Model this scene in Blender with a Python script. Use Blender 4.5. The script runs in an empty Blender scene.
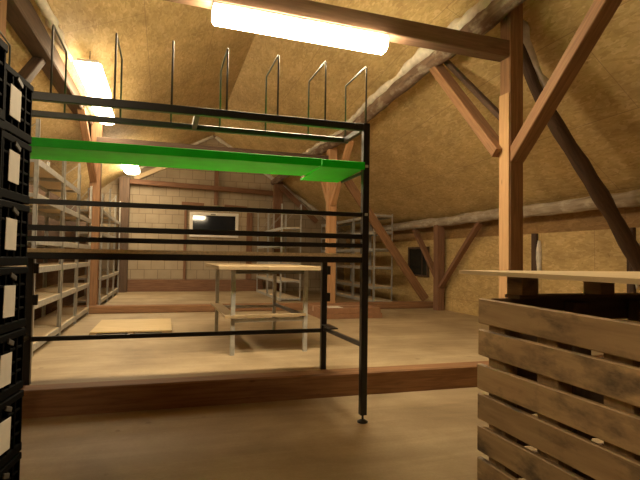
import bpy, bmesh, math, random
from mathutils import Vector, Matrix, noise
random.seed(7)
SC = bpy.context.scene
COL = SC.collection
V = Vector
FU = 0.22            # level of the raised floor behind the first tie beam
YB = 19.2            # back wall

# ------------------------------------------------------------------ materials
def mat(name):
    m = bpy.data.materials.new(name); m.use_nodes = True
    nt = m.node_tree; b = nt.nodes['Principled BSDF']
    return m, nt, b

def N(nt, kind, **kw):
    n = nt.nodes.new(kind)
    for k, v in kw.items():
        if k in n.inputs: n.inputs[k].default_value = v
        else: setattr(n, k, v)
    return n

def ramp(nt, fac, stops):
    r = nt.nodes.new('ShaderNodeValToRGB')
    e = r.color_ramp.elements
    while len(e) < len(stops): e.new(0.5)
    for i, (p, c) in enumerate(stops):
        e[i].position = p; e[i].color = (*c, 1)
    nt.links.new(fac, r.inputs['Fac'])
    return r.outputs['Color']

def mix(nt, fac, a, b, mode='MIX'):
    n = nt.nodes.new('ShaderNodeMix'); n.data_type = 'RGBA'; n.blend_type = mode
    def put(sock, v):
        if isinstance(v, (float, int)): sock.default_value = v
        elif isinstance(v, tuple): sock.default_value = (*v, 1)
        else: nt.links.new(v, sock)
    put(n.inputs[0], fac); put(n.inputs[6], a); put(n.inputs[7], b)
    return n.outputs[2]

def mul(nt, a, k):
    n = nt.nodes.new('ShaderNodeMath'); n.operation = 'MULTIPLY'; n.inputs[1].default_value = k
    nt.links.new(a, n.inputs[0]); return n.outputs[0]

def uvmap(nt, scale=(1, 1, 1), coord='UV'):
    t = nt.nodes.new('ShaderNodeTexCoord'); mp = nt.nodes.new('ShaderNodeMapping')
    mp.inputs['Scale'].default_value = scale
    nt.links.new(t.outputs[coord], mp.inputs['Vector'])
    return mp.outputs['Vector']

def tex_noise(nt, vec, scale, detail=4, rough=.55, dist=0):
    n = N(nt, 'ShaderNodeTexNoise'); n.inputs['Scale'].default_value = scale
    n.inputs['Detail'].default_value = detail; n.inputs['Roughness'].default_value = rough
    n.inputs['Distortion'].default_value = dist
    nt.links.new(vec, n.inputs['Vector'])
    return n.outputs['Fac']

def bump(nt, b, h, strength=.3, dist=.01):
    n = nt.nodes.new('ShaderNodeBump'); n.inputs['Strength'].default_value = strength
    n.inputs['Distance'].default_value = dist
    nt.links.new(h, n.inputs['Height']); nt.links.new(n.outputs['Normal'], b.inputs['Normal'])

def m_plain(name, c, rough=.5, metal=0, var=0.0, scale=8):
    m, nt, b = mat(name)
    b.inputs['Roughness'].default_value = rough; b.inputs['Metallic'].default_value = metal
    if var:
        f = tex_noise(nt, uvmap(nt, coord='Object'), scale)
        lo = tuple(x*(1-var) for x in c); hi = tuple(min(1, x*(1+var)) for x in c)
        nt.links.new(ramp(nt, f, [(.3, lo), (.7, hi)]), b.inputs['Base Color'])
    else:
        b.inputs['Base Color'].default_value = (*c, 1)
    return m

def m_osb(name, tint=(1, 1, 1), panel=(2.5, 1.25)):
    """strand board: short flat flakes in a few tan tones, with panel joints (UV in metres)"""
    m, nt, b = mat(name)
    t = lambda c: tuple(c[i]*tint[i] for i in range(3))
    vec = uvmap(nt, (11, 30, 1))
    w = N(nt, 'ShaderNodeTexVoronoi'); w.inputs['Scale'].default_value = 1.0
    wob = nt.nodes.new('ShaderNodeVectorMath'); wob.operation = 'ADD'
    nz = N(nt, 'ShaderNodeTexNoise'); nz.inputs['Scale'].default_value = .35
    nt.links.new(vec, nz.inputs['Vector'])
    sc = nt.nodes.new('ShaderNodeVectorMath'); sc.operation = 'SCALE'; sc.inputs['Scale'].default_value = 5.0
    nt.links.new(nz.outputs['Color'], sc.inputs[0])
    nt.links.new(vec, wob.inputs[0]); nt.links.new(sc.outputs[0], wob.inputs[1])
    nt.links.new(wob.outputs[0], w.inputs['Vector'])
    sep = nt.nodes.new('ShaderNodeSeparateColor'); nt.links.new(w.outputs['Color'], sep.inputs[0])
    flakes = ramp(nt, sep.outputs[0], [(0, t((.46, .325, .138))), (.35, t((.53, .385, .172))), (.75, t((.575, .43, .205))), (1, t((.65, .50, .265)))])
    big = tex_noise(nt, uvmap(nt, (1, 1.6, 1)), 1.4, 5, .6)
    blot = ramp(nt, big, [(.3, (.76, .74, .70)), (.62, (1.06, 1.05, 1.03))])
    c = mix(nt, 1.0, flakes, blot, 'MULTIPLY')
    spots = tex_noise(nt, uvmap(nt, (1, 1, 1)), 9, 2, .5)
    sp = ramp(nt, spots, [(.70, (1, 1, 1)), (.78, (.55, .45, .33))])
    c = mix(nt, .7, c, sp, 'MULTIPLY')
    br = N(nt, 'ShaderNodeTexBrick'); br.inputs['Scale'].default_value = 1
    br.inputs['Brick Width'].default_value = panel[0]; br.inputs['Row Height'].default_value = panel[1]
    br.inputs['Mortar Size'].default_value = .006; br.inputs['Mortar Smooth'].default_value = .2
    nt.links.new(uvmap(nt), br.inputs['Vector'])
    c = mix(nt, mul(nt, br.outputs['Fac'], .55), c, t((.22, .13, .06)))
    nt.links.new(c, b.inputs['Base Color'])
    b.inputs['Roughness'].default_value = .62
    bump(nt, b, sep.outputs[0], .12, .004)
    return m

def m_wood(name, dark, light, rough=.7, grain=22, island=0.25, knots=True, stain=None):
    """grain runs along UV u (metres); each board of a mesh gets its own tone"""
    m, nt, b = mat(name)
    vec = uvmap(nt, (1.2, grain, 1))
    g = tex_noise(nt, vec, 1.6, 6, .6, .6)
    c = ramp(nt, g, [(.28, dark), (.5, tuple((dark[i]+light[i])/2 for i in range(3))), (.72, light)])
    if knots:
        k = N(nt, 'ShaderNodeTexVoronoi'); k.inputs['Scale'].default_value = 2.2
        nt.links.new(uvmap(nt, (1, 2.4, 1)), k.inputs['Vector'])
        kc = ramp(nt, k.outputs['Distance'], [(.02, (.45, .38, .30)), (.10, (1, 1, 1))])
        c = mix(nt, .75, c, kc, 'MULTIPLY')
    if stain:
        s = tex_noise(nt, uvmap(nt, (1, 2, 1)), 3.2, 5, .65)
        c = mix(nt, ramp(nt, s, [(.50, (0, 0, 0)), (.66, (1, 1, 1))]), c, stain)
    if island:
        geo = nt.nodes.new('ShaderNodeNewGeometry')
        ic = ramp(nt, geo.outputs['Random Per Island'], [(0, (1-island,)*3), (1, (1+island*.6,)*3)])
        c = mix(nt, 1.0, c, ic, 'MULTIPLY')
    nt.links.new(c, b.inputs['Base Color'])
    b.inputs['Roughness'].default_value = rough
    bump(nt, b, g, .25, .004)
    return m

M = {}
M['osb'] = m_osb('strand_board')
M['osb_brown'] = m_osb('brown_strand_board', (.55, .43, .33), (2.5, 2.5))  # strand board tinted browner and darker, for the eave strip
M['osb_low'] = m_osb('strand_board_wall', (1.0, .98, .92), (1.25, 2.9))
M['timber'] = m_wood('timber', (.17, .082, .036), (.35, .185, .086), grain=18, island=.12)
M['timber_dim'] = m_wood('timber_dim', (.11, .062, .036), (.22, .125, .072), grain=16, island=.1)
M['timber_shaded'] = m_wood('timber_shaded', (.06, .036, .022), (.13, .078, .047), grain=16, island=.1)  # darkened timber copy; shade put into the colour of purlin, beam and post
M['timber_new'] = m_wood('timber_new', (.42, .235, .105), (.60, .37, .18), grain=18, island=.1)
M['ply_low'] = m_wood('plywood_yellow', (.52, .39, .19), (.64, .49, .26), rough=.6, grain=7, island=.1, knots=False)
M['ply_old'] = m_wood('plywood_worn', (.32, .235, .13), (.44, .335, .195), rough=.6, grain=7, island=.1, knots=False)
M['timber_pale'] = m_wood('timber_pale', (.40, .20, .085), (.60, .35, .17), grain=18, island=.1)
M['timber_old'] = m_wood('timber_old', (.040, .022, .013), (.11, .062, .036), rough=.8, grain=14, island=.1)
M['timber_brown'] = m_wood('timber_brown', (.13, .06, .032), (.27, .14, .075), rough=.75, grain=16, island=.1)
M['log_grey'] = m_wood('log_grey', (.22, .165, .115), (.50, .43, .335), rough=.85, grain=9, island=0, knots=False, stain=(.55, .50, .42))
M['log_brown'] = m_wood('log_brown', (.085, .05, .032), (.24, .155, .10), rough=.85, grain=9, island=0, knots=False, stain=(.34, .285, .22))
M['plaster'] = m_plain('plaster', (.66, .61, .52), .9, 0, .18, 9)
M['plank_wall'] = m_wood('plank_wall', (.09, .05, .03), (.20, .115, .065), rough=.85, grain=16, island=.2)
M['pallet'] = m_wood('pallet_wood', (.33, .22, .115), (.60, .43, .235), rough=.7, grain=13, island=.28, stain=(.13, .095, .062))
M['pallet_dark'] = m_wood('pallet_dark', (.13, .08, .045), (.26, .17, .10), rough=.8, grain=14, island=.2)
M['ply'] = m_wood('plywood', (.66, .51, .29), (.82, .67, .42), rough=.6, grain=7, island=.1, knots=False)
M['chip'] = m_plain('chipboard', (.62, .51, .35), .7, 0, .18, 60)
M['black'] = m_plain('black_steel', (.009, .0085, .008), .36, 0, .2, 30)
M['wire'] = m_plain('steel_wire', (.10, .095, .085), .4, .5)
M['zinc'] = m_plain('galvanised_steel', (.46, .46, .435), .45, .35, .18, 14)
M['zinc_dark'] = m_plain('dull_steel', (.17, .17, .165), .5, .3, .15, 14)
M['green'] = m_plain('green_board', (.006, .62, .010), .45, 0, .10, 5)
M['green'].node_tree.nodes['Principled BSDF'].inputs['Specular IOR Level'].default_value = .2
M['white'] = m_plain('white_paper', (.74, .71, .64), .7, 0, .05, 20)
M['white_frame'] = m_plain('white_frame', (.78, .74, .66), .5)
M['crate'] = m_plain('black_plastic', (.003, .0033, .0033), .75, 0, .25, 25)
M['crate'].node_tree.nodes['Principled BSDF'].inputs['Specular IOR Level'].default_value = .05
M['grey_plastic'] = m_plain('grey_plastic', (.10, .10, .095), .5)
M['card'] = m_plain('brown_cardboard', (.27, .135, .066), .8, 0, .15, 9)
M['glass'] = m_plain('night_glass', (.012, .015, .02), .06)
M['hole'] = m_plain('dark_opening', (.008, .010, .009), .25)

def m_floor():
    m, nt, b = mat('concrete_floor')
    v = uvmap(nt)
    a = tex_noise(nt, v, .8, 7, .62, .4)
    c = ramp(nt, a, [(.25, (.235, .17, .094)), (.48, (.37, .28, .165)), (.72, (.51, .405, .255))])
    s = tex_noise(nt, uvmap(nt, (.25, 2.2, 1)), 2.2, 5, .6, .8)
    c = mix(nt, .5, c, ramp(nt, s, [(.35, (.72, .70, .68)), (.65, (1.12, 1.12, 1.12))]), 'MULTIPLY')
    f = tex_noise(nt, v, 40, 3, .6)
    c = mix(nt, .35, c, ramp(nt, f, [(.3, (.75, .75, .75)), (.7, (1.1, 1.1, 1.1))]), 'MULTIPLY')
    p = tex_noise(nt, v, 6.5, 1, .4)
    c = mix(nt, .6, c, ramp(nt, p, [(.75, (1, 1, 1)), (.80, (.45, .40, .35))]), 'MULTIPLY')
    nt.links.new(c, b.inputs['Base Color']); b.inputs['Roughness'].default_value = .62
    bump(nt, b, f, .15, .004)
    return m
M['floor'] = m_floor()

def m_block():
    m, nt, b = mat('sand_lime_block')
    br = N(nt, 'ShaderNodeTexBrick'); br.inputs['Scale'].default_value = 1
    br.inputs['Brick Width'].default_value = .46; br.inputs['Row Height'].default_value = .335
    br.inputs['Mortar Size'].default_value = .013; br.inputs['Mortar Smooth'].default_value = .3
    br.inputs['Color1'].default_value = (.41, .335, .235, 1); br.inputs['Color2'].default_value = (.36, .295, .205, 1)
    br.inputs['Mortar'].default_value = (.25, .19, .13, 1)
    nt.links.new(uvmap(nt), br.inputs['Vector'])
    n = tex_noise(nt, uvmap(nt), 1.3, 5, .6)
    c = mix(nt, .7, br.outputs['Color'], ramp(nt, n, [(.3, (.75, .72, .68)), (.7, (1.1, 1.1, 1.1))]), 'MULTIPLY')
    nt.links.new(c, b.inputs['Base Color']); b.inputs['Roughness'].default_value = .85
    return m
M['block'] = m_block()

def m_emit(name, col, s):
    m, nt, b = mat(name)
    b.inputs['Base Color'].default_value = (.9, .9, .88, 1)
    b.inputs['Emission Color'].default_value = (*col, 1); b.inputs['Emission Strength'].default_value = s
    return m
LAMP = (1.0, .80, .52)
M['lamp_main'] = m_emit('lit_diffuser', LAMP, 46)
M['lamp_far'] = m_emit('lit_diffuser_far', LAMP, 9.5)
M['lamp_fill'] = m_emit('lit_diffuser_fill', LAMP, 22)  # fill lamp added out of view behind the viewer

# ------------------------------------------------------------------ mesh helpers
class MB:
    """collects shapes, then links them as one mesh object; UVs are in metres, u along the length"""
    def __init__(s): s.bm = bmesh.new(); s.uv = s.bm.loops.layers.uv.new('UVMap')
    def quad(s, pts, uvs=None, smooth=False):
        vs = [s.bm.verts.new(p) for p in pts]
        f = s.bm.faces.new(vs); f.smooth = smooth
        if uvs:
            for l, q in zip(f.loops, uvs): l[s.uv].uv = q
        return f
    def beam(s, a, b, w, h, up=(0, 0, 1), bev=.004):
        """bar from a to b, w across and h along up"""
        a, b = V(a), V(b); d = (b-a); L = d.length; d.normalize()
        up = V(up)
        if abs(d.dot(up)) > .99: up = V((0, 1, 0))
        x = d.cross(up).normalized(); u = x.cross(d).normalized()
        if bev <= 0 or bev*2.2 > min(w, h): bev = 0
        off = random.random()*20
        prof = []
        hw, hh = w/2, h/2
        if bev:
            for sx, sy in ((1, 1), (-1, 1), (-1, -1), (1, -1)):
                p1 = (sx*(hw-bev), sy*hh); p2 = (sx*hw, sy*(hh-bev))
                prof += [p2, p1] if sx*sy > 0 else [p1, p2]
        else: prof = [(hw, hh), (-hw, hh), (-hw, -hh), (hw, -hh)]
        rings = []
        for t in (a, b): rings.append([s.bm.verts.new(t + x*p[0] + u*p[1]) for p in prof])
        n = len(prof); acc = 0
        for i in range(n):
            j = (i+1) % n
            e = math.dist(prof[i], prof[j])
            f = s.bm.faces.new((rings[0][i], rings[0][j], rings[1][j], rings[1][i]))
            for l, q in zip(f.loops, ((off, acc+off), (off, acc+e+off), (off+L, acc+e+off), (off+L, acc+off))): l[s.uv].uv = q
            acc += e
        for r in (rings[0][::-1], rings[1]):
            f = s.bm.faces.new(r)
            for l in f.loops:
                q = l.vert.co-a; l[s.uv].uv = (off+q.dot(x)*.3, off+q.dot(u))
        return s
    def box(s, lo, hi, bev=.004, axis=None):
        lo, hi = V(lo), V(hi); c = (lo+hi)/2; d = hi-lo
        ax = axis if axis is not None else max(range(3), key=lambda i: d[i])
        a, b = c.copy(), c.copy(); a[ax] = lo[ax]; b[ax] = hi[ax]
        if ax == 2: s.beam(a, b, d[0], d[1], (0, 1, 0), bev)
        elif ax == 0: s.beam(a, b, d[1], d[2], (0, 0, 1), bev)
        else: s.beam(a, b, d[0], d[2], (0, 0, 1), bev)
        return s
    def tube(s, pts, rad, seg=10, jit=0, freq=2.0, flat=1.0):
        pts = [V(p) for p in pts]
        # resample
        P, R = [], []
        rr = rad if isinstance(rad, (list, tuple)) else [rad]*len(pts)
        for i in range(len(pts)-1):
            n = max(1, int((pts[i+1]-pts[i]).length/.12)) if jit else 1
            for k in range(n):
                t = k/n; P.append(pts[i].lerp(pts[i+1], t)); R.append(rr[i]*(1-t)+rr[i+1]*t)
        P.append(pts[-1]); R.append(rr[-1])
        rings = []; up = V((0, 0, 1)); acc = 0; us = []
        prev = None
        for i, p in enumerate(P):
            d = (P[min(i+1, len(P)-1)]-P[max(i-1, 0)]).normalized()
            if prev is None:
                x = d.cross(up) if abs(d.z) < .95 else d.cross(V((0, 1, 0)))
            else: x = prev - d*prev.dot(d)
            x.normalize(); prev = x; u = x.cross(d)
            ring = []
            for k in range(seg):
                an = 2*math.pi*k/seg
                q = x*math.cos(an) + u*math.sin(an)*flat
                r = R[i]
                if jit: r *= 1 + jit*(noise.noise((p+q*R[i])*freq)*1.6)
                ring.append(s.bm.verts.new(p+q*r))
            rings.append(ring)
            if i: acc += (P[i]-P[i-1]).length
            us.append(acc)
        for i in range(len(rings)-1):
            for k in range(seg):
                j = (k+1) % seg
                f = s.bm.faces.new((rings[i][k], rings[i][j], rings[i+1][j], rings[i+1][k])); f.smooth = True
                v0, v1 = k*2*math.pi*R[i]/seg, (k+1)*2*math.pi*R[i]/seg
                for l, q in zip(f.loops, ((us[i], v0), (us[i], v1), (us[i+1], v1), (us[i+1], v0))): l[s.uv].uv = q
        s.bm.faces.new(rings[0][::-1]); s.bm.faces.new(rings[-1])
        return s
    def build(s, name, m, parent=None, loc=None):
        bmesh.ops.recalc_face_normals(s.bm, faces=s.bm.faces[:])
        me = bpy.data.meshes.new(name); s.bm.to_mesh(me); s.bm.free()
        me.materials.append(M[m] if isinstance(m, str) else m)
        o = bpy.data.objects.new(name, me); COL.objects.link(o)
        if parent is not None: o.parent = parent
        if loc is not None: o.location = loc
        return o

def tag(o, label, cat, group=None, kind='thing'):
    o['label'] = label; o['category'] = cat; o['kind'] = kind
    if group: o['group'] = group
    return o
def thing(name, label, cat, loc, group=None, rz=0):
    o = bpy.data.objects.new(name, None); COL.objects.link(o)
    o.location = loc; o.rotation_euler.z = rz; o.empty_display_size = .2
    return tag(o, label, cat, group)
def struct(o, label=None, cat=None):
    o['kind'] = 'structure'
    if label: o['label'] = label; o['category'] = cat
    return o
def rel(o, p): return V(p) - o.location     # world point to the local frame of an unrotated thing

# ------------------------------------------------------------------ room shell
RX, RZ = 1.67, 6.08          # ridge
SR = .655                    # right slope
XR, XL = 6.95, -4.2
def zr(x, y):                # right slope: slack over the crooked log, a little lower towards the gable
    t = min(1, max(0, (y-6)/5)); zk = 5.02-.46*t
    if x < 4.0: return RZ + (zk-RZ)*(x-RX)/(4.0-RX)
    return zk + (2.60-zk)*(x-4.0)/2.95
X0, Y0 = XL, -6.0
def lerp(a, b, t): return a+(b-a)*t
def zl(x, y):                # left slope has sagged towards the back; it breaks over the purlin
    t = (y-2)/(YB-2)
    zp = lerp(4.84, 4.32, min(1, max(0, t))) - (.05 if y > 15 else 0)
    if x > -1.65: return lerp(RZ, zp, (RX-x)/(RX+1.65))
    return zp - .78*(-1.65-x)

def floor_mesh(name, x0, x1, y0, y1, z):
    b = MB(); b.quad([(x0, y0, z), (x1, y0, z), (x1, y1, z), (x0, y1, z)], [(x0, y0), (x1, y0), (x1, y1), (x0, y1)])
    return b.build(name, 'floor')
struct(floor_mesh('floor', X0-.1, XR+.2, Y0, 5.3, 0), 'rough beige concrete floor in front of the tie beam', 'floor')
struct(floor_mesh('floor_raised', X0-.1, XR+.2, 5.3, YB+.1, FU), 'raised beige concrete floor behind the tie beam', 'floor')

b = MB()
ys = [Y0 + (YB-Y0)*i/24 for i in range(25)]
xs = [RX, 2.5, 3.3, 4.0, 5.0, 6.0, XR+.2]
for i in range(24):
    for j in range(len(xs)-1):
        q = [(xs[j], ys[i]), (xs[j+1], ys[i]), (xs[j+1], ys[i+1]), (xs[j], ys[i+1])]
        b.quad([(x, y, zr(x, y)) for x, y in q], [(y, (x-RX)*1.2) for x, y in q], True)
bmesh.ops.remove_doubles(b.bm, verts=b.bm.verts[:], dist=.001)
struct(b.build('ceiling_right', 'osb'), 'right roof slope lined with tan strand board', 'ceiling')
b = MB()
xs = [RX, .8, 0, -.8, -1.65, -2.9, XL-.1]
for i in range(24):
    for j in range(len(xs)-1):
        q = [(xs[j], ys[i]), (xs[j], ys[i+1]), (xs[j+1], ys[i+1]), (xs[j+1], ys[i])]
        b.quad([(x, y, zl(x, y)) for x, y in q], [(y+.7, (RX-x)*1.1+.25) for x, y in q], True)
bmesh.ops.remove_doubles(b.bm, verts=b.bm.verts[:], dist=.001)
struct(b.build('ceiling_left', 'osb'), 'left roof slope lined with tan strand board', 'ceiling')

# right wall: boarded low wall and the set-back strip under the eave
b = MB()
b.quad([(6.92, Y0, -.05), (6.92, YB, -.05), (6.92, YB, 2.04), (6.92, Y0, 2.04)], [(Y0+.1, -.6), (YB+.1, -.6), (YB+.1, 1.5), (Y0+.1, 1.5)])
b.quad([(6.92, Y0, 2.04), (6.92, YB, 2.04), (7.0, YB, 2.04), (7.0, Y0, 2.04)], [(0, 0), (20, 0), (20, .1), (0, .1)])
struct(b.build('wall_right', 'osb_low'), 'low right wall of tan strand board panels', 'wall')
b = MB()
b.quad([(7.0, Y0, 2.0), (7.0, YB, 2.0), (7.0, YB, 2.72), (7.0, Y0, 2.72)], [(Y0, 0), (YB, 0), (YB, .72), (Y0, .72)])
struct(b.build('trim_1', 'osb_brown'), 'brown board strip under the right eave', 'trim')
b = MB()
b.quad([(XL, Y0, -.05), (XL, YB, -.05), (XL, YB, 3.0), (XL, Y0, 3.0)], [(0, Y0), (0, YB), (3, YB), (3, Y0)])
struct(b.build('wall_left', 'plank_wall'), 'dark planked left wall behind the shelving', 'wall')

b = MB(); b.box((-2.32, 6.2, FU), (-2.27, 18.7, 2.78), .003, 1)
struct(b.build('trim_3', 'plank_wall'), 'dark board partition behind the left shelving', 'trim')

# gable walls (the back one has the window cut out)
WX0, WX1, WZ0, WZ1 = .85, 2.64, 2.22, 3.14
def zroof(x, y): return zl(x, y) if x < RX else zr(x, y)
def gable(name, y, m, hole=None):
    b = MB(); gx = sorted(set([XL, -2.9, -1.65, -.8, 0, RX, 4, XR+.1] + ([hole[0], hole[1]] if hole else [])))
    for i in range(len(gx)-1):
        a, c = gx[i], gx[i+1]
        def col(z0a, z0c, z1a, z1c):
            b.quad([(a, y, z0a), (c, y, z0c), (c, y, z1c), (a, y, z1a)], [(a, z0a), (c, z0c), (c, z1c), (a, z1a)])
        ta, tc = zroof(a, y)+.02, zroof(c, y)+.02
        if hole and a >= hole[0]-1e-6 and c <= hole[1]+1e-6:
            col(-.05, -.05, hole[2], hole[2]); col(hole[3], hole[3], ta, tc)
        else: col(-.05, -.05, ta, tc)
    return b.build(name, m)
struct(gable('wall_back', YB, 'block', (WX0, WX1, WZ0, WZ1)), 'gable wall of pale sand-lime blocks', 'wall')
struct(gable('wall_front', Y0, 'plank_wall'), 'boarded gable wall behind the viewer', 'wall')

# window in the back gable
w = bpy.data.objects.new('window_1', None); COL.objects.link(w); w.location = (1.745, YB, WZ0)
struct(w, 'white framed window with black night pane in the block gable', 'window')
b = MB(); t = .11
for lo, hi in (((WX0, -.07, WZ0), (WX1, .08, WZ0+t)), ((WX0, -.07, WZ1-t), (WX1, .08, WZ1)),
               ((WX0, -.07, WZ0+t), (WX0+t, .08, WZ1-t)), ((WX1-t, -.07, WZ0+t), (WX1, .08, WZ1-t))):
    b.box(rel(w, (lo[0], YB+lo[1], lo[2])), rel(w, (hi[0], YB+hi[1], hi[2])), .008)
fr = b.build('window_frame', 'white_frame', w)
b = MB(); b.box(rel(w, (WX0+t-.01, YB-.01, WZ0+t-.01)), rel(w, (WX1-t+.01, YB+.01, WZ1-t+.01)), 0); b.build('pane', 'glass', w)
b = MB(); b.box(rel(w, (1.60, YB-.10, WZ1-.09)), rel(w, (1.78, YB-.07, WZ1-.055)), .005); b.build('window_handle', 'grey_plastic', w)

# little dark window in the right wall
w = bpy.data.objects.new('window_2', None); COL.objects.link(w); w.location = (6.90, 12.9, 1.08)
struct(w, 'small black window low in the right board wall', 'window')
b = MB(); b.box((-.02, -.55, 0), (.015, .55, .72), 0); b.build('pane', 'hole', w)
b = MB()
for lo, hi in (((-.05, -.58, -.05), (.015, .58, 0)), ((-.05, -.58, .72), (.015, .58, .78)), ((-.05, -.58, 0), (.015, -.53, .72)), ((-.05, .53, 0), (.015, .58, .72)), ((-.04, -.27, 0), (0, -.24, .72))):
    b.box(lo, hi, .003)
b.build('window_frame', 'timber_old', w)

# base plank and small boards on the gable
b = MB(); b.box((XL+.05, YB-.14, FU), (3.6, YB-.01, .65), .01); struct(b.build('trim_2', 'timber_brown'), 'wide brown plank along the foot of the block gable', 'trim')

# ------------------------------------------------------------------ timber frame
G_POST, G_BR = 'timber roof posts', 'slanting timber braces'
def timber(name, label, cat, pts, w, h, m, up=(0, 0, 1), group=None):
    b = MB(); o = bpy.data.objects.new('t', None)
    a = V(pts[0]); b.beam(V((0, 0, 0)), V(pts[1])-a, w, h, up, .010)
    bpy.data.objects.remove(o)
    return tag(b.build(name, m, None, a), label, cat, group)
def log(name, label, cat, pts, r, m, jit=.22, seg=12, freq=2.2, group=None, flat=1):
    a = V(pts[0]); b = MB(); b.tube([V(p)-a for p in pts], r, seg, jit, freq, flat)
    return tag(b.build(name, m, None, a), label, cat, group)

# floor tie beams
b = MB(); b.beam((-4.1, 0, 0), (6.9, 0, 0), .24, .27, bev=.015)
tag(b.build('floor_beam', 'timber', None, (0, 5.35, .115)), 'long reddish floor beam stepping up to the raised floor', 'beam', 'floor beams')
b = MB(); b.beam((-4.1, 0, 0), (6.88, 0, 0), .24, .17, bev=.02)
tag(b.build('floor_beam', 'timber', None, (0, 12.1, FU+.085)), 'low dusty brown floor beam crossing behind the work table', 'beam', 'floor beams')

# truss 1 (nearest)
timber('timber_post', 'tall orange-brown timber post behind the pallet crate', 'post', [(4.14, 5.33, .25), (4.14, 5.33, 4.93)], .20, .20, 'timber', (0, 1, 0), G_POST)
POST1 = COL.objects[-1]
b = MB(); b.beam((-.108, 0, .0), (-.108, 0, 3.34), .016, .19, (0, 1, 0), .003); b.build('batten', 'timber_new', POST1)['label'] = 'paler new board nailed to the side'
timber('timber_post', 'timber post at the left picture edge behind the crate stacks', 'post', [(-1.60, 5.33, .25), (-1.60, 5.33, 4.32)], .20, .20, 'timber', (0, 1, 0), G_POST)
timber('tie_beam', 'dark overhead tie beam carrying the brightest lamp', 'beam', [(-1.6, 5.34, 4.31), (4.06, 5.34, 4.145)], .20, .21, 'timber_dim', (0, 0, 1), 'overhead tie beams')
timber('timber_brace', 'wide brace rising right from the orange post toward the viewer', 'brace', [(4.15, 5.28, 2.78), (4.15, 3.2, 4.74)], .15, .20, 'timber', (1, 0, 0), G_BR)
timber('timber_brace', 'slim brace rising left from the orange post to the whitened log', 'brace', [(4.03, 5.40, 2.86), (3.99, 6.95, 4.52)], .13, .20, 'timber', (1, 0, 0), G_BR)
timber('timber_brace', 'dark narrow brace running beside the slim orange brace', 'brace', [(4.20, 5.46, 3.25), (4.14, 6.95, 4.66)], .07, .09, 'timber_old', (1, 0, 0), G_BR)
log('timber_strut', 'crooked dark log strut slanting from orange post to the eave', 'strut',
    [(4.36, 5.56, 4.72), (4.42, 5.56, 4.48), (4.51, 5.56, 4.2), (4.68, 5.56, 3.85), (4.80, 5.56, 3.66), (5.05, 5.56, 3.35), (5.36, 5.56, 2.96), (5.79, 5.56, 2.43), (6.17, 5.56, 1.93), (6.50, 5.56, 1.46), (6.76, 5.56, 1.0), (6.79, 5.56, .21)],
    [.065, .07, .075, .08, .085, .10, .105, .11, .105, .115, .12, .12], 'timber_old', .16, 12, 2.5)
log('plaster_foam', 'ragged white foam seam beside the top of the dark strut', 'foam',
    [(4.44, 5.50, 4.74), (4.48, 5.50, 4.55), (4.51, 5.50, 4.40), (4.60, 5.50, 4.20), (4.72, 5.50, 3.98), (4.84, 5.50, 3.76), (4.92, 5.5, 3.64)], [.05, .05, .05, .055, .05, .05, .025], 'plaster', .7, 9, 9)
timber('timber_brace', 'shadowed brace rising to the left purlin above the crate stacks', 'brace', [(-1.85, 6.9, 3.40), (-1.85, 8.5, 4.52)], .12, .15, 'timber_old', (1, 0, 0), G_BR)

# purlins
log('log_purlin', 'crooked whitened log purlin under the right roof slope', 'purlin',
    [(3.90, -2.4, 4.80), (3.90, 3.2, 4.78), (3.90, 5.24, 4.65), (3.9, 5.66, 4.60), (3.9, 6.97, 4.60), (3.9, 8.03, 4.54), (3.9, 9.39, 4.46), (3.9, 10.87, 4.31), (3.92, 13.0, 4.40), (3.95, 19.1, 4.40)],
    .125, 'log_brown', .16, 12, 2.2, 'log purlins')
P_ = [(3.80, y, z) for y, z in ((2.0, 4.88), (3.2, 4.87), (5.2, 4.78), (6.0, 4.72), (7.0, 4.72), (8.0, 4.66), (9.4, 4.58), (10.9, 4.42), (12.6, 4.48), (14.5, 4.5))]
log('plaster_foam', 'long ragged white foam seam on top of the crooked log', 'foam', P_, [.05, .06, .075, .085, .075, .06, .07, .06, .06, .05], 'plaster', .55, 10, 3.5)
log('plaster_foam', 'white foam lump between whitened log and ceiling near post', 'foam',
    [(3.88, 5.0, 4.80), (3.88, 5.6, 4.76), (3.87, 6.2, 4.74), (3.87, 6.7, 4.72), (3.90, 7.4, 4.70), (3.92, 8.3, 4.62)], [.10, .12, .13, .12, .08, .03], 'plaster', .5, 9, 5)
log('log_purlin', 'pale plastered eave log along the foot of right slope', 'purlin',
    [(6.72, -2.4, 2.46), (6.72, 4.5, 2.46), (6.72, 5.75, 2.465), (6.72, 7.4, 2.46), (6.72, 9.0, 2.48), (6.72, 11, 2.47), (6.72, 14.6, 2.47), (6.72, 19.1, 2.47)],
    .118, 'log_grey', .16, 12, 3.0, 'log purlins')
b = MB(); b.beam((0, 0, 0), (.24, 15.1, .02), .26, .30, bev=.02)
tag(b.build('purlin_beam', 'timber_shaded', None, (-1.86, 4.0, 4.52)), 'dark squared purlin running along the left roof slope', 'purlin', 'log purlins')
log('plaster_foam', 'pale foam ridge along the top of the left purlin', 'foam',
    [(-1.58, 6.5, 4.66), (-1.56, 7.3, 4.69), (-1.54, 8.1, 4.66), (-1.53, 8.9, 4.66)], [.04, .07, .06, .03], 'plaster', .5, 8, 5)

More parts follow.
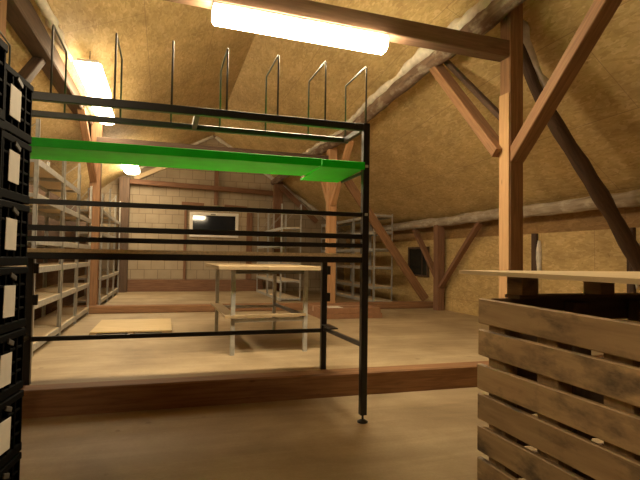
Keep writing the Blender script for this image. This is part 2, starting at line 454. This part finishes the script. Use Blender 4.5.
# truss 2
timber('timber_post', 'orange timber post standing behind the flat cardboard boxes', 'post', [(4.0, 12.1, FU+.16), (4.0, 12.1, 4.3)], .22, .2, 'timber_pale', (0, 1, 0), G_POST)
timber('timber_post', 'reddish timber post between left shelving rows', 'post', [(-1.52, 12.25, FU+.15), (-1.52, 12.25, 4.5)], .22, .22, 'timber', (0, 1, 0), G_POST)
timber('tie_beam', 'thin brown tie beam seen just above the green shelf', 'beam', [(-1.5, 12.12, 4.02), (3.95, 12.12, 3.99)], .18, .19, 'timber_shaded', (0, 0, 1), 'overhead tie beams')
timber('timber_brace', 'pale brace leaning left from top of post behind cardboard boxes', 'brace', [(3.97, 12.2, 2.95), (3.97, 13.35, 4.3)], .12, .13, 'timber_pale', (1, 0, 0), G_BR)
timber('timber_brace', 'pale brace leaning right from top of post behind cardboard boxes', 'brace', [(4.0, 12.0, 2.85), (4.0, 10.75, 4.2)], .12, .14, 'timber_pale', (1, 0, 0), G_BR)
timber('timber_strut', 'long brown plank strut slanting down to the floor right of rack', 'strut', [(4.05, 12.18, 4.05), (6.72, 12.18, .44)], .22, .08, 'timber', (0, 1, 0), 'strut planks')
timber('timber_brace', 'brace rising toward the viewer from the reddish left post', 'brace', [(-1.55, 12.15, 3.15), (-1.66, 10.9, 4.42)], .11, .14, 'timber', (1, 0, 0), G_BR)
timber('timber_brace', 'brace rising rearward from the reddish left post', 'brace', [(-1.50, 12.35, 3.15), (-1.60, 13.7, 4.42)], .11, .14, 'timber', (1, 0, 0), G_BR)

# short right eave post with its two braces
timber('timber_post', 'short dark post under the pale eave log', 'post', [(6.74, 11.52, FU), (6.74, 11.52, 2.42)], .20, .22, 'timber_brown', (0, 1, 0), G_POST)
timber('timber_brace', 'left arm of the dark fork under the eave log', 'brace', [(6.74, 11.62, 1.05), (6.74, 12.85, 2.36)], .10, .14, 'timber_brown', (1, 0, 0), G_BR)
timber('timber_brace', 'right arm of the dark fork under the eave log', 'brace', [(6.74, 11.42, .82), (6.74, 9.75, 2.36)], .10, .14, 'timber_brown', (1, 0, 0), G_BR)
timber('wall_stud', 'dark stud in the right wall left of the leaning strut', 'stud', [(6.90, 8.18, 0), (6.90, 8.18, 2.04)], .09, .13, 'timber_old', (0, 1, 0), 'wall studs')
timber('wall_stud', 'dark stud in the right wall below the leaning strut', 'stud', [(6.90, 6.05, 0), (6.90, 6.05, 2.04)], .09, .12, 'timber_old', (0, 1, 0), 'wall studs')
log('plaster_foam', 'white foam strip beside the wall stud left of strut', 'foam', [(6.90, 8.07, 1.2), (6.90, 8.07, 1.55), (6.90, 8.07, 1.9)], [.03, .06, .03], 'plaster', .5, 8, 9)
log('plaster_foam', 'white foam strip beside the wall stud below strut', 'foam', [(6.90, 5.95, 1.1), (6.90, 5.95, 1.4), (6.90, 5.95, 1.8)], [.03, .05, .03], 'plaster', .5, 8, 9)

# truss 3 before the gable
timber('timber_post', 'far dark post right of the gable window', 'post', [(4.08, 18.85, FU), (4.08, 18.85, 4.35)], .34, .2, 'timber_brown', (0, 1, 0), G_POST)
timber('timber_post', 'far dark post at the left end of the gable', 'post', [(-1.40, 18.85, FU), (-1.40, 18.85, 4.25)], .34, .2, 'timber_shaded', (0, 1, 0), G_POST)
timber('tie_beam', 'dark thin beam crossing the block gable above its window', 'beam', [(-1.3, 18.98, 4.13), (4.0, 18.98, 3.96)], .14, .17, 'timber_brown', (0, 0, 1), 'overhead tie beams')
timber('gable_upright', 'slim brown upright on the block gable above the window', 'board', [(1.78, 19.1, 3.42), (1.78, 19.1, 4.9)], .15, .08, 'timber_brown', (0, 1, 0))
timber('gable_board', 'short brown board above left corner of the gable window', 'board', [(.55, 19.14, 3.44), (1.35, 19.14, 3.42)], .07, .12, 'timber_brown', (0, 0, 1), 'gable boards')
timber('gable_board', 'short brown board above right corner of the gable window', 'board', [(2.1, 19.14, 3.40), (2.95, 19.14, 3.36)], .07, .12, 'timber_brown', (0, 0, 1), 'gable boards')
timber('gable_board', 'pale slanting board at left roof edge of the gable', 'board', [(-1.1, 19.1, 4.24), (.75, 19.1, 5.16)], .08, .16, 'ply', (0, 0, 1), 'gable boards')
timber('gable_board', 'narrow brown upright board left of the gable window', 'board', [(.70, 19.15, .66), (.70, 19.15, 3.36)], .10, .06, 'timber_brown', (0, 1, 0), 'gable boards')
timber('gable_board', 'brown upright board right of the gable window', 'board', [(3.06, 19.15, .66), (3.06, 19.15, 3.32)], .22, .06, 'timber_brown', (0, 1, 0), 'gable boards')
log('plaster_foam', 'pale foam seam along left roof edge of the gable', 'foam', [(1.62, 19.1, 6.0), (.8, 19.1, 5.58), (0, 19.1, 5.14), (-.8, 19.1, 4.70), (-1.35, 19.1, 4.36)], .06, 'plaster', .5, 8, 4)
log('plaster_foam', 'pale foam seam along right roof edge of the gable', 'foam', [(1.72, 19.1, 5.98), (2.8, 19.1, 5.30), (4.0, 19.1, 4.50), (5.2, 19.1, 3.70), (6.4, 19.1, 2.9)], .07, 'plaster', .5, 8, 4)
timber('timber_strut', 'far dark strut slanting from the post right of the window', 'strut', [(4.15, 18.7, 4.2), (5.6, 18.7, 2.9)], .18, .08, 'timber_brown', (0, 1, 0), 'strut planks')

# ------------------------------------------------------------------ lamps
def strip_lamp(label, c, length, along, m, w=.19, h=.15, hang=False):
    o = thing('strip_light', label, 'lamp', c, 'lit strip lights', 0 if along == 'x' else math.pi/2)
    b = MB(); b.beam((-length/2, 0, -.02), (length/2, 0, -.02), w*.8, .04, bev=.005); b.build('lamp_housing', 'white_frame', o)
    b = MB(); n = 10; rings = []
    for x, k in ((-length/2, .80), (-length/2+.03, 1), (length/2-.03, 1), (length/2, .80)):
        ring = []
        for i in range(n+1):
            a = math.pi*i/n
            ring.append(b.bm.verts.new((x, math.cos(a)*w/2*k, -.04-abs(math.sin(a))**.6*(h-.04)*k)))
        rings.append(ring)
    for r in range(3):
        for i in range(n):
            b.bm.faces.new((rings[r][i], rings[r][i+1], rings[r+1][i+1], rings[r+1][i])).smooth = True
        b.bm.faces.new((rings[r][0], rings[r+1][0], rings[r+1][n], rings[r][n]))
    b.bm.faces.new(rings[0]); b.bm.faces.new(rings[3][::-1])
    b.build('lamp_diffuser', m, o)
    if hang:
        for t in (-.35, .35):
            y = c[1]+t*length; b = MB(); zt = zl(c[0], y)-c[2]
            b.tube([(t*length, 0, -.01), (t*length, 0, zt)], .008, 6); b.build('hanger_rod', 'wire', o)
    return o
strip_lamp('big glowing strip light hung under the nearest tie beam', (1.41, 5.33, 4.110), 1.98, 'x', 'lamp_main', .22, .20).rotation_euler.y = math.atan(.165/5.66)
strip_lamp('glowing strip light beside left purlin, nearer half of the pair', (-1.24, 9.45, 4.58), 1.7, 'y', 'lamp_far', .40, .15, True)
strip_lamp('glowing strip light beside left purlin, farther half of the pair', (-1.30, 11.25, 4.56), 1.8, 'y', 'lamp_far', .36, .15, True)
strip_lamp('glowing strip light seen below the green shelf by the gable', (-1.13, 16.7, 4.42), 3.3, 'y', 'lamp_far', .50, .16, True)
# unseen beam and lamp added behind the viewer, to light shelf lip and slats
timber('tie_beam', 'unseen overhead tie beam behind the viewer holding the added lamp', 'beam', [(-2.5, -1.5, 4.13), (3.9, -1.5, 4.145)], .20, .21, 'timber', (0, 0, 1), 'overhead tie beams')
strip_lamp('added fill strip light under the unseen beam behind the viewer', (-2.0, -1.5, 4.035), 1.1, 'x', 'lamp_fill', .20, .17)

# ------------------------------------------------------------------ black rack
rack = thing('packing_rack', 'tall black steel packing rack with green shelf and wire dividers', 'rack', (.3, 4.37, 0))
FX0, FX1, FY, RY, UY = -1.26, 1.775, 4.37, 5.60, 4.94
def rb(name, a, b_, w, h, m='black', up=(0, 0, 1), lab=None, parent=rack, bev=.004):
    b = MB(); b.beam(rel(rack, a), rel(rack, b_), w, h, up, bev); o = b.build(name, m, parent)
    if lab: o['label'] = lab
    return o
for x in (FX0, FX1):
    u = rb('upright', (x, FY, .07), (x, FY, 2.765), .062, .062, up=(0, 1, 0))
    b = MB(); c = rel(rack, (x, FY, 0)); b.tube([c+V((0, 0, .0)), c+V((0, 0, .012)), c+V((0, 0, .03))], [.05, .05, .014], 14)
    b.tube([c+V((0, 0, .02)), c+V((0, 0, .08))], .011, 8); b.build('levelling_foot', 'black', u)
    u = rb('rear_leg', (x, RY, FU), (x, RY, 1.47), .062, .062, up=(0, 1, 0))
    for z in (1.36, 1.05):
        b = MB(); c = rel(rack, (x+.045, RY, z)); b.box(c-V((.028, .02, .05)), c+V((.028, .02, .05)), .003); b.build('clip', 'black', u)
rb('top_beam', (FX0, FY, 2.728), (FX1+.03, FY, 2.728), .05, .066)
rb('top_beam', (FX0, UY, 2.733), (FX1+.03, UY, 2.733), .045, .052)
for x in (FX0, .24, FX1): rb('top_end_bar', (x, FY+.02, 2.735), (x, UY, 2.735), .045, .05, up=(0, 0, 1))
rb('rail', (FX0, FY, 1.908), (FX1, FY, 1.908), .035, .040)
rb('rail', (FX0, FY, 1.705), (FX1, FY, 1.705), .035, .045)
rb('rail', (FX0, FY, 1.620), (FX1, FY, 1.620), .035, .040)
rb('table_beam', (FX0, FY, 1.488), (FX1, FY, 1.488), .045, .052)
rb('table_beam', (FX0, RY, 1.488), (FX1, RY, 1.488), .045, .05)
for x in (FX0, FX1): rb('table_end_bar', (x, FY, 1.488), (x, RY, 1.488), .045, .05)
rb('rear_rail', (FX0, RY, .665), (FX1, RY, .668), .035, .045)
rb('foot_bar', (FX1, FY, .70), (FX1, RY, .69), .035, .04)
rb('bracket', (FX1+.01, RY-.04, .74), (FX1+.01, RY-.34, .73), .10, .012)
rb('foot_bar', (FX0, FY, .70), (FX0, RY, .69), .035, .04)
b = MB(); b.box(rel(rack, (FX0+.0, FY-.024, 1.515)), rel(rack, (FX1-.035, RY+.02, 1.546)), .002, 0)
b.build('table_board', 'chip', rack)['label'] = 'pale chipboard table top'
for x in (-1.33, -.885, -.42, .026, .481, .93, 1.373, 1.775):
    b = MB(); r = .0085; zt = 3.31
    b.tube([rel(rack, p) for p in ((x, FY, 2.72), (x, FY, zt-.012), (x, FY+.012, zt), (x, UY-.012, zt), (x, UY, zt-.012), (x, UY, 2.72))], r, 8)
    b.build('wire_divider', 'wire', rack)
# green shelf boards with a folded front lip
def shelf_board(x0, x1, y1, lab, dz=0, tilt=0):
    b = MB()
    b.box(rel(rack, (x0, FY-.035, 2.330+dz)), rel(rack, (x1, FY-.010, 2.400+dz)), .003)
    b.beam(rel(rack, (x0, (FY+y1)/2-.012, 2.345+dz+tilt/2)), rel(rack, (x1, (FY+y1)/2-.012, 2.345+dz+tilt/2)), (V((0, y1-FY, tilt))).length, .018, (0, -tilt, y1-FY), .002)
    o = b.build('shelf_board', 'green', rack); o['label'] = lab
    return o
s1 = shelf_board(FX0, 1.335, 4.98, 'long bright green shelf board')
b = MB(); b.box(rel(rack, (1.320, 4.90, 2.325)), rel(rack, (1.340, 4.985, 2.36)), .002); b.build('end_cap', 'white', s1)['label'] = 'small white end of the green board'
shelf_board(1.342, FX1-.02, 5.12, 'short green shelf board by the upright', -.002, -.02)
rb('shelf_bracket', (FX1-.01, FY, 2.31), (FX1-.01, 5.0, 2.31), .02, .03)
for x, z in ((FX1, 2.36), (FX1, 1.91)):
    b = MB(); c = rel(rack, (x, FY-.035, z)); b.box(c-V((.013, .006, .012)), c+V((.013, .006, .012)), .002); b.build('clip', 'zinc', rack)['label'] = 'small bright bolt head'

# ------------------------------------------------------------------ plastic crates, two stacks
CW, CL, CH = .40, .60, .288
def crate(o, card=True, tagged=False):
    b = MB(); t = .006
    x, y = CW/2, CL/2
    b.box((-x+.02, -y+.02, .004), (x-.02, y-.02, .016), .002, 1)
    for sx in (-1, 1):                                   # long sides: rim, base band, ribs, slatted mesh
        X = sx*(x-.012)
        b.box((X-.012, -y, CH-.035), (X+.012, y, CH-.002), .004, 1)
        b.box((X-.010, -y, .004), (X+.010, y, .045), .004, 1)
        b.box((X-sx*.012-.003, -y+.01, .03), (X-sx*.012+.003, y-.01, CH-.02), 0, 1)
        for k in range(9):
            yy = -y+.012+k*(CL-.024)/8
            b.box((X-.009, yy-.007, .03), (X+.009, yy+.007, CH-.02), .002, 2)
        for z in (.095, .145, .205): b.box((X-.006, -y, z-.006), (X+.006, y, z+.006), .002, 1)
    for sy in (-1, 1):
        Y = sy*(y-.012)
        b.box((-x+.012, Y-.012, CH-.035), (x-.012, Y+.012, CH-.002), .004, 0)
        b.box((-x+.012, Y-.010, .004), (x-.012, Y+.010, .045), .004, 0)
        b.box((-x+.02, Y-sy*.010-.003, .03), (x-.02, Y-sy*.010+.003, CH-.02), 0, 0)
        for k in range(7):
            xx = -x+.03+k*(CW-.06)/6
            b.box((xx-.006, Y-.008, .03), (xx+.006, Y+.008, CH-.02), .002, 2)
    b.build('crate_body', 'crate', o)
    if card:
        b = MB(); q = random.uniform(-.008, .008)
        yc = .085+q
        zc = .142+random.uniform(-.008, .008)
        b.beam((x+.004, yc, zc-.068), (x+.004, yc+.004, zc+.068), .112, .003, (1, 0, 0), .0); b.build('label_card', 'white', o)
    b = MB(); b.beam((x+.003, .10, CH-.032), (x+.003, .155, CH-.052), .008, .022, (0, 0, 1), .002); b.build('handle_glint', 'grey_plastic', o)  # grey sliver painted as the reflection on the crate handle
ORD = ['topmost', 'second from the top', 'third from the top', 'fourth from the top', 'fifth from the top', 'sixth from the top', 'seventh from the top', 'bottom']
ang = -math.radians(7)
def stack(cx, cy, text, card, pitch=.2885):
    for k in range(8):
        w_ = ORD[k]
        lab = 'black plastic crate %s %s' % (w_ + (',' if k == 0 or k == 7 else ''), text)
        o = thing('plastic_crate', lab, 'crate', (cx, cy, (7-k)*pitch), 'black crates stacked beside the rack', ang + math.radians(random.uniform(-.6, .6)))
        crate(o, card)
def corner(px, py):       # centre of a crate whose far right corner sits at (px, py)
    c, s = math.cos(ang), math.sin(ang)
    return px-(c*CW/2 - s*CL/2), py-(s*CW/2 + c*CL/2)
cx, cy = corner(-.618, 2.70)
stack(cx, cy, 'in the farther stack, against the black rack', True)
cx2, cy2 = corner(-.558, 2.055)
stack(cx2, cy2, 'in the nearer stack, cut by picture edge', False, .2815)

# ------------------------------------------------------------------ slatted crate with a pallet on top
cr = thing('slatted_crate', 'tall slatted wooden crate with weathered boards and no lid', 'crate', (1.23, 1.79, 0))
DX, DY = 1.15, -1.15
b = MB()
zs = [1.3465, 1.221, 1.081, .963, .835, .707, .578, .449, .32, .19]
for i, z in enumerate(zs):
    h = .098 + random.uniform(-.004, .004)
    sag = (-.020, -.010, .002, -.004, .006, .004, 0, 0, 0, 0)[i]
    if i: h += (.002, .004, .006, .004, .004)[i % 5]
    b.beam((.010, random.uniform(-.004, .004)-(.0 if i < 2 else -.003), z-h/2), (.010, DY, z-h/2+sag), .022, h, bev=.004)
sidepan = b.build('slat_side', 'pallet', cr); sidepan['label'] = 'slatted side with six pale boards in view'
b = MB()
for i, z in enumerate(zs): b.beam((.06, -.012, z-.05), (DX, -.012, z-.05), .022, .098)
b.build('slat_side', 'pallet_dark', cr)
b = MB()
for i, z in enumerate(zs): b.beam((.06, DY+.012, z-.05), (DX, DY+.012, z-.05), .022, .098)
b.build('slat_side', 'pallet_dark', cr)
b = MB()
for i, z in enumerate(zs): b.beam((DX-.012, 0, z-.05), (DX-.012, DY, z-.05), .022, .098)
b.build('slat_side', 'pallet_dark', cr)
for y in (-.085, -.36, -.64, -.92, DY+.07):
    b = MB(); b.box((.023, y-.05, .04), (.085, y+.05, 1.33), .004); b.build('post', 'pallet', cr)
for x in (.45, .8, DX-.06):
    for y in (-.055, DY+.055):
        b = MB(); b.box((x-.045, y-.03, .04), (x+.045, y+.03, 1.33), .004); b.build('post', 'pallet_dark', cr)
b = MB()
for k in range(7): b.box((.02, DY+.03+k*.158, .06), (DX-.03, DY+.03+k*.158+.14, .08), .003, 0)
b.build('crate_floor', 'pallet_dark', cr)
for y in (-.1, -.575, DY+.1):
    b = MB(); b.box((.02, y-.05, 0), (DX-.02, y+.05, .06), .004); b.build('runner', 'pallet_dark', cr)

pl = thing('pallet', 'pale pallet lying on top of the slatted crate', 'pallet', (1.24, 1.95, 1.3465))
b = MB(); b.box((0, -1.2, .094), (1.2, 0, .110), .002, 0); b.build('deck', 'ply', pl)
for x in (.169, .566, .96):
    for y in (-.203, -.95):
        b = MB(); b.box((x-.037, y-.047, .016), (x+.037, y+.047, .094), .003, 0); b.build('block', 'pallet', pl)
for y in (-.203, -.95):
    b = MB(); b.box((.12, y-.047, .001), (1.2, y+.047, .016), .002, 0); b.build('runner', 'pallet_dark', pl)

# ------------------------------------------------------------------ work table behind the rack
tb = thing('work_table', 'tall work table with pale top on grey steel legs', 'table', (1.3, 7.6, FU))
b = MB(); b.box(rel(tb, (.66, 6.5, 1.335)), rel(tb, (1.30, 8.75, 1.385)), .004, 0); b.box(rel(tb, (1.304, 6.5, 1.333)), rel(tb, (2.13, 8.75, 1.383)), .004, 0); b.build('tabletop', 'ply_old', tb)
for x, y in ((.87, 6.67), (1.87, 6.74), (.85, 8.57), (1.83, 8.60)):
    b = MB(); b.box(rel(tb, (x-.028, y-.028, FU)), rel(tb, (x+.028, y+.028, 1.335)), .003); b.build('leg', 'zinc', tb)
b = MB(); b.beam(rel(tb, (.845, 6.6, .72)), rel(tb, (.83, 8.65, .72)), .16, .03, bev=.003); b.build('lower_board', 'ply_old', tb)
b = MB(); b.beam(rel(tb, (1.86, 6.74, .70)), rel(tb, (1.83, 8.6, .70)), .04, .05, bev=.003); b.build('rail', 'zinc_dark', tb)
b = MB(); b.beam(rel(tb, (.87, 6.66, .725)), rel(tb, (1.87, 6.73, .725)), .06, .035, bev=.003); b.build('lower_board', 'ply_old', tb)
for a, c in (((.87, 6.67), (1.87, 6.74)), ((.85, 8.57), (1.83, 8.6))):
    b = MB(); b.beam(rel(tb, (*a, .665)), rel(tb, (*c, .665)), .03, .05); b.build('rail', 'zinc', tb)
    b = MB(); b.beam(rel(tb, (*a, 1.305)), rel(tb, (*c, 1.305)), .03, .05); b.build('rail', 'zinc_dark', tb)

# low board on the floor
lp = thing('low_pallet', 'thin pale board on flat blocks lying on the floor', 'pallet', (-.46, 9.4, FU))
b = MB(); b.box((-.62, -.84, .065), (.60, .75, .085), .002, 0); b.build('deck', 'ply_low', lp)
for x in (-.58, -.02, .55):
    for y in (-.77, 0, .68):
        b = MB(); b.box((x-(.05 if x < .5 else .1), y-.06, 0), (x+.05, y+.06, .065), .003, 1); b.build('block', 'pallet', lp)

# flat cardboard boxes by the middle post
for k, lab in enumerate(('flat brown cardboard box on the floor, lower of two', 'flat brown cardboard box with white label, on another box')):
    o = thing('cardboard_box', lab, 'box', (3.84+(.0 if k else .02), 10.78, FU+k*.112), 'flat cardboard boxes')
    b = MB(); dx = .67 if k else .69
    b.box((-dx, -.64, 0), (dx, .64, .110), .006, 0); b.build('box_body', 'card', o)
    if k:
        b = MB(); b.box((-.46, -.50, .110), (-.14, -.14, .1115), 0, 0); b.build('label_card', 'white', o)
        b = MB(); b.box((-dx-.0015, -.05, .0), (dx+.0015, .05, .1108), 0, 0); b.build('tape', m_plain('tape', (.42, .26, .16), .35), o)

# ------------------------------------------------------------------ steel shelving
def shelving(label, x0, x1, y0, y1, levels, ztop, group, front, mshelf='zinc', lean=0):
    """bolt-free unit running along Y; front = x of the open front"""
    o = thing('shelving_unit', label, 'shelving', ((x0+x1)/2, (y0+y1)/2, FU), group)
    for x in (x0, x1):
        for y in (y0, y1):
            b = MB(); sx = 1 if x == x0 else -1; sy = 1 if y == y0 else -1
            z1 = ztop
            b.box(rel(o, (min(x, x+sx*.045), min(y, y+sy*.006), FU)), rel(o, (max(x, x+sx*.045), max(y, y+sy*.006), z1)), 0, 2)
            b.box(rel(o, (min(x, x+sx*.006), min(y, y+sy*.05), FU)), rel(o, (max(x, x+sx*.006), max(y, y+sy*.05), z1)), 0, 2)
            b.build('upright', mshelf, o)
    for z in levels:
        b = MB(); b.box(rel(o, (x0+.01, y0+.01, z-.008)), rel(o, (x1-.01, y1-.01, z+.010)), .002, 1)
        s = b.build('shelf', 'chip', o)
        b = MB()
        for x in (x0+.012, x1-.012): b.box(rel(o, (x-.010, y0+.008, z-.078)), rel(o, (x+.010, y1-.008, z+.004)), .002, 1)
        for y in (y0+.014, y1-.014): b.box(rel(o, (x0+.02, y-.008, z-.05)), rel(o, (x1-.02, y+.008, z)), .002, 0)
        b.build('shelf_frame', mshelf, s)
    for y in (y0+.03, y1-.03):
        b = MB(); b.beam(rel(o, (x0+.03, y, levels[-1]+.05)), rel(o, (x1-.03, y, ztop-.04)), .006, .02, (0, 1, 0), 0)
        b.build('cross_brace', mshelf, o)
    return o
GL, GR = 'steel shelving along the left wall', 'steel shelving at the right rear'
LV = [.36, .885, 1.335, 1.70, 2.26, 2.70]
shelving('grey shelving unit on the left nearest the crate stacks', -2.10, -1.54, 7.05, 8.78, LV, 3.20, GL, -1.54)
shelving('middle grey shelving unit before the reddish left post', -2.10, -1.54, 8.83, 10.28, LV, 3.20, GL, -1.54)
shelving('grey shelving unit ending just before the reddish left post', -2.10, -1.54, 10.33, 11.95, LV[:-1], 3.0, GL, -1.54)
LV2 = [.40, .95, 1.50, 2.05, 2.6]
shelving('grey shelving unit first behind the reddish left post', -2.05, -1.46, 13.3, 14.95, LV2, 3.0, GL, -1.46)
shelving('grey shelving unit second behind the reddish left post', -2.05, -1.46, 15.0, 16.6, LV2, 3.33, GL, -1.46)
shelving('grey shelving unit farthest left, next to the gable post', -2.05, -1.46, 16.65, 18.3, LV2, 3.33, GL, -1.46)
RV = [.30, .82, 1.35, 1.9, 2.4]
shelving('grey shelving unit seen end-on behind the work table', 3.27, 3.9, 14.6, 16.6, RV, 3.1, GR, 3.27)
shelving('grey shelving unit under the gable, right of the window', 3.27, 3.9, 16.65, 18.6, RV, 3.15, GR, 3.27)
RV2 = [.30, .70, 1.27, 1.80, 2.3, 2.78]
shelving('grey shelving unit on right wall nearest the slanting strut', 5.75, 6.35, 13.45, 15.1, RV2, 2.82, GR, 5.75)
shelving('grey shelving unit second along the right wall', 5.75, 6.35, 15.15, 16.8, RV2, 2.82, GR, 5.75)
shelving('grey shelving unit at right wall touching the gable corner', 5.75, 6.35, 16.85, 18.6, RV2, 2.82, GR, 5.75)

# ------------------------------------------------------------------ camera, world, view
yaw, roll, pitch = math.radians(17.06), math.atan(.0144), math.atan(18.2/505)
fw = V((math.sin(yaw)*math.cos(pitch), math.cos(yaw)*math.cos(pitch), math.sin(pitch)))
r0 = V((math.cos(yaw), -math.sin(yaw), 0)); u0 = r0.cross(fw)
r = r0*math.cos(roll) + u0*math.sin(roll); u = u0*math.cos(roll) - r0*math.sin(roll)
cam = bpy.data.cameras.new('camera'); co = bpy.data.objects.new('camera', cam); COL.objects.link(co)
m3 = Matrix((r, u, -fw)).transposed()
co.matrix_world = Matrix.Translation((0, 0, 1.5)) @ m3.to_4x4()
cam.sensor_fit = 'HORIZONTAL'; cam.sensor_width = 36; cam.lens = 505/640*36; cam.clip_start = .05
SC.camera = co
wd = bpy.data.worlds.new('night'); SC.world = wd; wd.use_nodes = True
wd.node_tree.nodes['Background'].inputs['Color'].default_value = (.01, .012, .02, 1)
wd.node_tree.nodes['Background'].inputs['Strength'].default_value = .3
vs = SC.view_settings; vs.view_transform = 'Standard'; vs.look = 'None'; vs.gamma = 1; vs.use_curve_mapping = False
vs.exposure = 1.65
